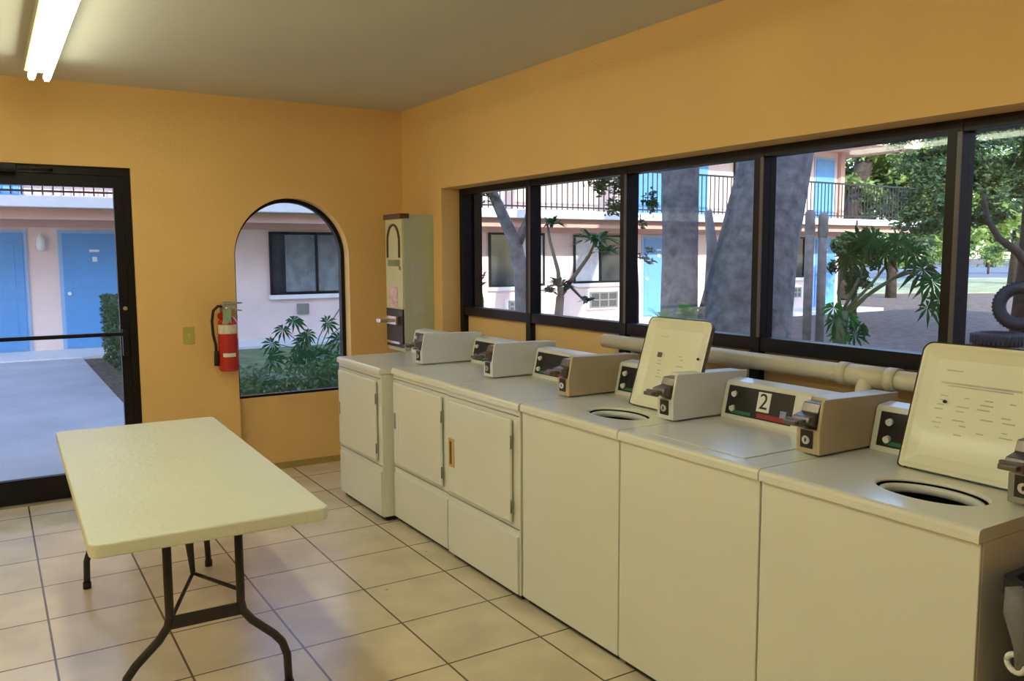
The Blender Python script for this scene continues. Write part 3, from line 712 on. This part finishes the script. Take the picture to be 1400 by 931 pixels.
# ---- double trunk oak outside the strip window
D1 = 9.0
ok = tag(MB().tube([at(925, 520, D1)*1, at(928, 440, D1), at(930, 330, D1), at(930, 205, D1), at(926, 60, D1+.3), at(915, -150, D1+.8), at(905, -330, D1+1.2)],
        [.30, .20, .19, .205, .20, .17, .10], 20).build('oak_tree', BARK), 'twin trunked grey oak just outside the strip window, one trunk leaning right', 'tree', 'courtyard trees')
b = MB(); b.tube([at(1005, 520, D1), at(1016, 445, D1), at(1035, 340, D1), at(1064, 205, D1), at(1105, 50, D1+.4), at(1160, -150, D1+1.2), at(1200, -320, D1+1.5)],
        [.62, .50, .42, .37, .33, .26, .16], 24); b.build('leaning_trunk', BARK, ok)
b = MB(); b.tube([at(935, 620, D1), at(950, 520, D1), at(965, 440, D1)], [.62, .52, .30], 22)
b.build('root_flare', BARK, ok)
crown('foliage', [((6.5, 5.5, 8.3), (3.0, 2.6, 1.3)), ((9.5, 4.5, 8.6), (2.6, 2.4, 1.2)), ((4.6, 4.6, 8.2), (2, 2, 1.0))], 2600, .13, LEAFO, ok, 21)
# moss covered snag between the trunks
b = MB(); b.tube([at(975, 470, 11), at(972, 400, 11), at(974, 340, 11), at(968, 288, 11)], [.10, .09, .075, .05], 10); b.tube([at(973, 350, 11), at(990, 330, 11), at(996, 300, 11)], [.05, .045, .03], 8)
b.v = [v if v[2] > .0 else (v[0], v[1], -.08) for v in b.v]
ms = tag(b.build('dead_tree', PALEBARK), 'slim pale dead tree standing between the two oak trunks', 'tree', 'courtyard trees')
# wooden posts
for i, px in enumerate((1108, 1126)):
    q0, q1 = at(px, 470, 12), at(px, 292+4*i, 12); q0.z = GZ
    b = MB(); b.cyl((q1.x, q1.y, GZ), q1, .062, 12); b.lathe([(.062, -.30), (.075, -.24), (.070, -.10), (.072, .0), (.05, .05), (0, .06)], q1, 12)
    tag(b.build('wooden_post', PALEBARK), ('weathered grey post in the courtyard, nearer the leaning oak trunk' if i == 0 else 'weathered grey post in the courtyard, beside the large palmate leaves'), 'post', 'courtyard posts')
# small grey tree in the first pane
tr = tag(MB().tube([Vector((4.30, 4.43, GZ)), at(715, 425, 9), at(713, 370, 9), at(705, 335, 9), at(690, 300, 9), at(674, 265, 9), at(655, 225, 9), at(645, 150, 9)], [.10, .085, .08, .07, .062, .055, .05, .03], 12).build('slender_tree', BARK),
   'slender grey tree with a bent trunk, seen through the leftmost pane of the strip window', 'tree', 'courtyard trees')
b = MB(); b.tube([at(707, 335, 9), at(722, 300, 9), at(735, 240, 9), at(745, 180, 9)], [.055, .045, .035, .02], 10); b.build('branch', BARK, tr)
c_ = at(660, 272, 9); c2 = at(640, 180, 9)
crown('foliage', [(tuple(c_), (.28, .3, .12)), (tuple(at(648, 262, 9)), (.2, .2, .1)), (tuple(c2), (.9, .9, .5)), (tuple(at(760, 150, 9)), (.9, .9, .5))], 2600, .035, LEAFO, tr, 4)
# leafy tree overhanging panes two and three
hc = at(838, 262, 8)
tr = tag(MB().tube([Vector((5.0, 3.4, GZ)) if False else Vector(at(865, 500, 8)), at(866, 400, 8), at(862, 300, 8), at(850, 240, 8), at(835, 160, 8)], [.06, .055, .05, .04, .03], 10).build('leafy_tree', BARKD),
   'thin dark stemmed tree with hanging leaves, seen beside the mullion left of the oak', 'tree', 'courtyard trees')
crown('foliage', [(tuple(hc), (.26, .3, .26)), (tuple(at(815, 242, 8)), (.22, .3, .12)), (tuple(at(886, 290, 8)), (.10, .15, .22)), (tuple(at(850, 200, 8)), (.7, .6, .3)), (tuple(at(884, 350, 8)), (.08, .12, .1))], 2600, .03, LEAFO, tr, 6)
# dracaena in pane two
DD = 7.0
base = at(765, 430, DD)
b = MB(); q = at(764, 500, DD); q.z = GZ
b.tube([q, at(763, 440, DD), at(766, 405, DD)], [.045, .04, .035], 10)
b.tube([at(766, 405, DD), at(763, 370, DD), at(752, 330, DD), at(748, 305, DD)], [.022, .017, .013, .01], 8)
b.tube([at(766, 405, DD), at(785, 378, DD), at(805, 350, DD), at(812, 335, DD)], [.022, .018, .014, .01], 8)
b.tube([at(767, 400, DD), at(780, 392, DD+.2), at(800, 412, DD+.2)], [.015, .012, .01], 8)
dc = tag(b.build('dracaena', PALEBARK), 'branching dragon tree with spiky leaf tufts in the second pane of the strip window', 'plant')
for k, (px, py, rr_, n_) in enumerate(((765, 392, .22, 46), (752, 400, .15, 24), (815, 330, .30, 60), (828, 345, .22, 30), (755, 307, .20, 34), (804, 412, .13, 20))):
    b = MB(); rosette(b, at(px, py, DD), rr_, n_, random.Random(k)); b.build('leaf_tuft', LEAFD if k not in (2, 3) else LEAFP, dc)
# bird of paradise in the first pane
b = MB(); q = at(660, 470, 8); q.z = GZ
b.tube([q, at(660, 410, 8), at(655, 385, 8), at(662, 378, 8)], [.015, .012, .010, .008], 8); b.tube([at(640, 480, 8), at(648, 400, 8), at(650, 390, 8)], .010, 8)
bp = tag(b.build('bird_of_paradise', STEMM), 'tall stemmed plant with a red flower at the lower left of the strip window', 'plant')
b = MB(); c_ = at(661, 378, 8); rosette(b, c_, .09, 9, random.Random(2), .012, .8); b.build('flower', mat('red_flower', (.55, .08, .06), .5, noise=.2), bp)
b = MB(); rosette(b, at(652, 395, 8), .22, 9, random.Random(5), .03, 1.2); b.build('leaf', LEAFD, bp)
# philodendron with fan leaves in pane four
DS = 6.0
q = at(1150, 470, DS); q.z = GZ
b = MB(); b.tube([q, at(1148, 450, DS), at(1152, 425, DS)], [.06, .05, .04], 10); ph = tag(b.build('philodendron', STEMM), 'large leaved philodendron with long arching stems in front of the fourth pane', 'plant')
stems = [((1150, 440), (1185, 405), (1225, 378), (1262, 368)), ((1152, 430), (1195, 396), (1235, 372), (1275, 380)), ((1150, 430), (1146, 400), (1150, 370), (1158, 345)),
         ((1150, 430), (1175, 380), (1185, 340), (1195, 322)), ((1150, 430), (1190, 390), (1222, 350), (1228, 330))]
for s in stems:
    b = MB(); b.tube([at(x, y, DS) for x, y in s], [.012, .011, .010, .008], 8); b.build('stem', STEMM, ph)
VD = (CAM-at(1180, 370, DS)).normalized()
for k, (px, py, rr_, lob) in enumerate(((1160, 348, .20, 13), (1195, 325, .17, 12), (1175, 330, .16, 11), (1228, 330, .16, 12), (1210, 345, .15, 11), (1250, 345, .15, 11), (1262, 368, .19, 12), (1275, 385, .18, 12), (1283, 410, .17, 11), (1268, 420, .13, 9), (1245, 340, .12, 9))):
    rs = random.Random(k+40); b = MB()
    fan_leaf(b, at(px, py, DS+rs.uniform(-.15, .15)), VD+Vector((rs.uniform(-.5, .5), rs.uniform(-.5, .5), rs.uniform(.0, .6))), (rs.uniform(-1, 1), rs.uniform(-1, 1), rs.uniform(-.8, .3)), rr_*1.05, lob, .25)
    b.build('fan_leaf', LEAFP if k % 2 else LEAFD, ph)
for k, (px, py) in enumerate(((1140, 438), (1160, 432), (1175, 445), (1148, 455), (1168, 458), (1140, 420))):
    rs = random.Random(k+60); b = MB(); fan_leaf(b, at(px, py, DS), VD+Vector((rs.uniform(-.6, .6), rs.uniform(-.6, .6), rs.uniform(.2, .9))), (rs.uniform(-1, 1), 0, -.4), .12, 10, .3); b.build('fan_leaf', LEAFF if k % 2 else LEAFP, ph)
# ferns at the oak foot
def fern(px, py, d, n, r, seed, label):
    c = at(px, py, d); rs = random.Random(seed); b = MB(); base = Vector((c.x, c.y, GZ))
    b.tube([base, c-Vector((0, 0, .05))], [.09, .05], 10); root = b.build('fern', STEMM); tag(root, label, 'fern', 'ferns at the oak foot')
    b = MB()
    for _ in range(n):
        a = rs.uniform(0, 6.28); e = rs.uniform(.1, 1.1); d_ = Vector((math.cos(a)*math.cos(e), math.sin(a)*math.cos(e), math.sin(e))); s = d_.cross(Vector((0, 0, 1))).normalized()
        L = r*rs.uniform(.6, 1.1)
        for t in range(10):
            u = (t+1)/10; p = c+d_*L*u-Vector((0, 0, L*.45*u*u)); w_ = r*.28*(1-u*.8)
            for sg in (-1, 1): b.add([p, p+s*sg*w_+d_*.02, p+d_*L*.06], [(0, 1, 2)])
    b.build('frond', LEAFF, root)
fern(942, 436, 7.2, 30, .26, 1, 'bright green fern in front of the oak trunks, the larger one')
fern(905, 440, 7.4, 20, .22, 2, 'smaller green fern left of the larger fern at the oak foot')
# plants outside the arched window
YC = 4.1
b = MB(); rs = random.Random(11)
for i in range(9):
    cx = 1.05+.16*i; leaves(b, (cx, YC+rs.uniform(-.2, .2), .27+.02*i), (.24, .35, .30), 420, .035, rs, .3)
gc = b.build('groundcover_shrub', LEAFG); tag(gc, 'low dense shrub bank along the bottom of the arched window', 'shrub', kind='stuff')
sh = tag(MB().tube([(2.35, 5.5, GZ), (2.33, 5.5, .25), (2.30, 5.5, .5)], [.06, .05, .04], 10).build('leafy_shrub', STEMM), 'split leaf shrub with big green leaves seen through the arched window', 'shrub')
rs = random.Random(8)
for k in range(34):
    c = Vector((2.40+rs.gauss(0, .26), 5.5+rs.uniform(-.3, .3), .62+rs.gauss(0, .24))); c.x += (c.z-.6)*.3; c.z = min(max(c.z, .2), 1.15)
    b = MB(); fan_leaf(b, c, Vector((-.4, -1, .5))+Vector((rs.uniform(-.5, .5), 0, rs.uniform(-.3, .5))), (rs.uniform(-1, 1), 0, rs.uniform(-1, .2)), rs.uniform(.13, .19), 11, .25); b.build('fan_leaf', LEAFP, sh)
    b = MB(); b.tube([(2.32, 5.5, .35), (Vector((2.32, 5.5, .35))+c)/2+Vector((0, 0, .08)), c], .006, 6); b.build('stem', STEMM, sh)
# clipped hedge right of the door walkway
b = MB(); rs = random.Random(9)
b.box(1.0, 1.55, 7.0, 11.0, GZ, .85); core = b.build('clipped_hedge', LEAFD); tag(core, 'clipped green hedge right of the walkway outside the glass door', 'hedge')
b = MB()
for _ in range(9000):
    f_ = rs.random(); p = [rs.uniform(.9, 1.6), rs.uniform(6.9, 11.05), rs.uniform(GZ, .95)]
    k = rs.choice(('x', 'y', 'z'));
    if k == 'x': p[0] = .93+rs.uniform(-.05, .08)
    elif k == 'y': p[1] = 6.95+rs.uniform(-.05, .08)
    else: p[2] = .9+rs.uniform(-.06, .06)
    a = Vector((rs.gauss(0, 1), rs.gauss(0, 1), rs.gauss(0, 1))).normalized(); t = a.cross(Vector((rs.gauss(0, 1), 1, rs.gauss(0, 1)))).normalized(); s = .035; p = Vector(p)
    b.add([p-a*s, p+t*s*.5, p+a*s, p-t*s*.5], [(0, 1, 2, 3)])
b.build('foliage', LEAFO, core)

# tyres
T0 = at(1398, 432, 14.6)
def tyre(c, R, r, axis, label):
    b = MB(); N, n = 40, 14; vs = []
    ax = Vector(axis).normalized(); u = ax.orthogonal().normalized(); v_ = ax.cross(u)
    for i in range(N):
        a = 2*math.pi*i/N; d = u*math.cos(a)+v_*math.sin(a)
        for j in range(n):
            t = 2*math.pi*j/n; vs.append(Vector(c)+d*(R+r*math.cos(t))+ax*r*1.15*math.sin(t))
    b.add(vs, [(i*n+j, i*n+(j+1) % n, ((i+1) % N)*n+(j+1) % n, ((i+1) % N)*n+j) for i in range(N) for j in range(n)], True)
    o = b.build('tyre', TIREM); tag(o, label, 'tyre', 'old tyres in the courtyard')
    b = MB(); 
    for i in range(N):
        a = 2*math.pi*i/N; d = u*math.cos(a)+v_*math.sin(a); tt = ax.cross(d); q = Vector(c)+d*(R+r*.99)
        b.add([q-ax*r*.8-tt*.012, q+ax*r*.8-tt*.012, q+ax*r*.8+tt*.012, q-ax*r*.8+tt*.012, q-ax*r*.8-tt*.012+d*.01, q+ax*r*.8-tt*.012+d*.01, q+ax*r*.8+tt*.012+d*.01, q-ax*r*.8+tt*.012+d*.01], [(4, 5, 6, 7), (0, 1, 5, 4), (1, 2, 6, 5), (2, 3, 7, 6), (3, 0, 4, 7)])
    b.build('tread', TIREM, o)
qf = at(1366, 457, 14.6)
tyre((qf.x, qf.y, GZ+.115), .34, .10, (0, 0, 1), 'old black tyre lying flat on the ground in the rightmost pane')
tyre((T0.x+.1, T0.y+.1, GZ+.115+.125+.43), .32, .11, (-.85, -.5, .1), 'old black tyre standing upright on top of the one lying flat')

# ---- background trees
def bgtree(name, d, px, ztrunk, blobs, n, size, M, seed, label, tr=.25, lean=0, bark=None):
    q = at(px, 400, d); b = MB()
    top = Vector((q.x+lean, q.y, ztrunk)); b.tube([(q.x, q.y, GZ), (q.x+lean*.4, q.y, ztrunk*.4), top, top+Vector((lean*.5, 0, 1.2))], [tr*1.3, tr, tr*.8, tr*.3], 12)
    o = tag(b.build(name, bark or BARKD), label, 'tree', 'trees beyond the courtyard')
    bl = []
    for bx, by, rx, rz in blobs:
        c = at(bx, by, d); bl.append((tuple(c), (rx, rx, rz)))
    crown('foliage', bl, n, size, M, o, seed); return o
bgtree('courtyard_bush', 17.5, 1168, 1.0, [(1150, 350, .35, .45), (1170, 330, .4, .3), (1195, 345, .35, .35), (1165, 385, .4, .3)], 4200, .06, LEAFD, 41, 'dark rounded bush behind the large palmate leaves, in front of the motel end', .06)
# near shady oak filling panes four and five
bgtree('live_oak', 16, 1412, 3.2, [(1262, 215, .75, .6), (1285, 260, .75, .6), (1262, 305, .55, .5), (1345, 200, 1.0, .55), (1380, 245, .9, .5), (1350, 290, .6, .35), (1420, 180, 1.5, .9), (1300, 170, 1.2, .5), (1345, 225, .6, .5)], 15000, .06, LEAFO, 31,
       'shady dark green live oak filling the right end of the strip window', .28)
b = MB(); b.tube([at(1412, 372, 15), at(1392, 345, 15), at(1365, 325, 15), at(1350, 300, 15), at(1345, 265, 15)], [.09, .075, .06, .05, .03], 10); tag(b.build('oak_limb', BARKD), 'long curved bare limb sweeping down in the rightmost pane', 'branch')
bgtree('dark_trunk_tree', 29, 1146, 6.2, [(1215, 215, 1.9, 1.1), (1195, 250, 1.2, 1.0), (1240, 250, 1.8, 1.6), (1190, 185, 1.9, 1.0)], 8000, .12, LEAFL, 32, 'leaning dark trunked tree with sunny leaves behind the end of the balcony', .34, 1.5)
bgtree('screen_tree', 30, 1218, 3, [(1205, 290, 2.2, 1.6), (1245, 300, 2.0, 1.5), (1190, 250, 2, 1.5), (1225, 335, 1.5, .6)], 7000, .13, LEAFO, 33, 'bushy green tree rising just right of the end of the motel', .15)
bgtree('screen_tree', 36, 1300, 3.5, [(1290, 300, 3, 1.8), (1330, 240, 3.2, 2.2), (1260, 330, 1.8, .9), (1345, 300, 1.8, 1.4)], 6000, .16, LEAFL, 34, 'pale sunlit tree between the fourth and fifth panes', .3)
bgtree('screen_tree', 42, 1390, 4, [(1380, 280, 3.5, 2.5), (1420, 240, 4, 3), (1350, 330, 1.6, .8)], 6000, .18, LEAFO, 35, 'mid green tree at the far right edge beyond the road', .35)
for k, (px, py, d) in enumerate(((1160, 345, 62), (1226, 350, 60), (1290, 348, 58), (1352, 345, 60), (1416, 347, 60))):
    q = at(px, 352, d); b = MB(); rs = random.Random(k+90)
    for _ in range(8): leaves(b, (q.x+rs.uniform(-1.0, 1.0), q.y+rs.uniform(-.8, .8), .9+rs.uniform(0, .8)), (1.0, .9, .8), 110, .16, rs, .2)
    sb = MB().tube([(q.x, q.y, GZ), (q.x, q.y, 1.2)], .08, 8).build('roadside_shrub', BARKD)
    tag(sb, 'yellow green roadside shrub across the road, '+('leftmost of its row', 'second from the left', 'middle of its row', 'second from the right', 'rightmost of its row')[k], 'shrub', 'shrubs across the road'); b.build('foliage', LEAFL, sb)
# far tree line
for k in range(7):
    px = 1100+k*85; d = 85+((k*37) % 11)
    q = at(px, 350, d); h = 9+((k*53) % 5)
    b = MB(); b.tube([(q.x, q.y, GZ), (q.x+.3, q.y, h*.5), (q.x, q.y, h*.8)], [.5, .4, .2], 8)
    o = tag(b.build('distant_tree', BARKD), 'hazy green tree in the distant tree line beyond the road, '+('farthest left of the row', 'second from the left', 'third from the left', 'middle of the row', 'third from the right', 'second from the right', 'farthest right of the row')[k], 'tree', 'distant tree line')
    crown('foliage', [((q.x, q.y, h*.65), (3.0, 2.5, h*.36)), ((q.x+.6, q.y-.5, h*.3), (2.6, 2.4, h*.25))], 2200, .32, LEAFO if k % 2 else LEAFD, o, 100+k)
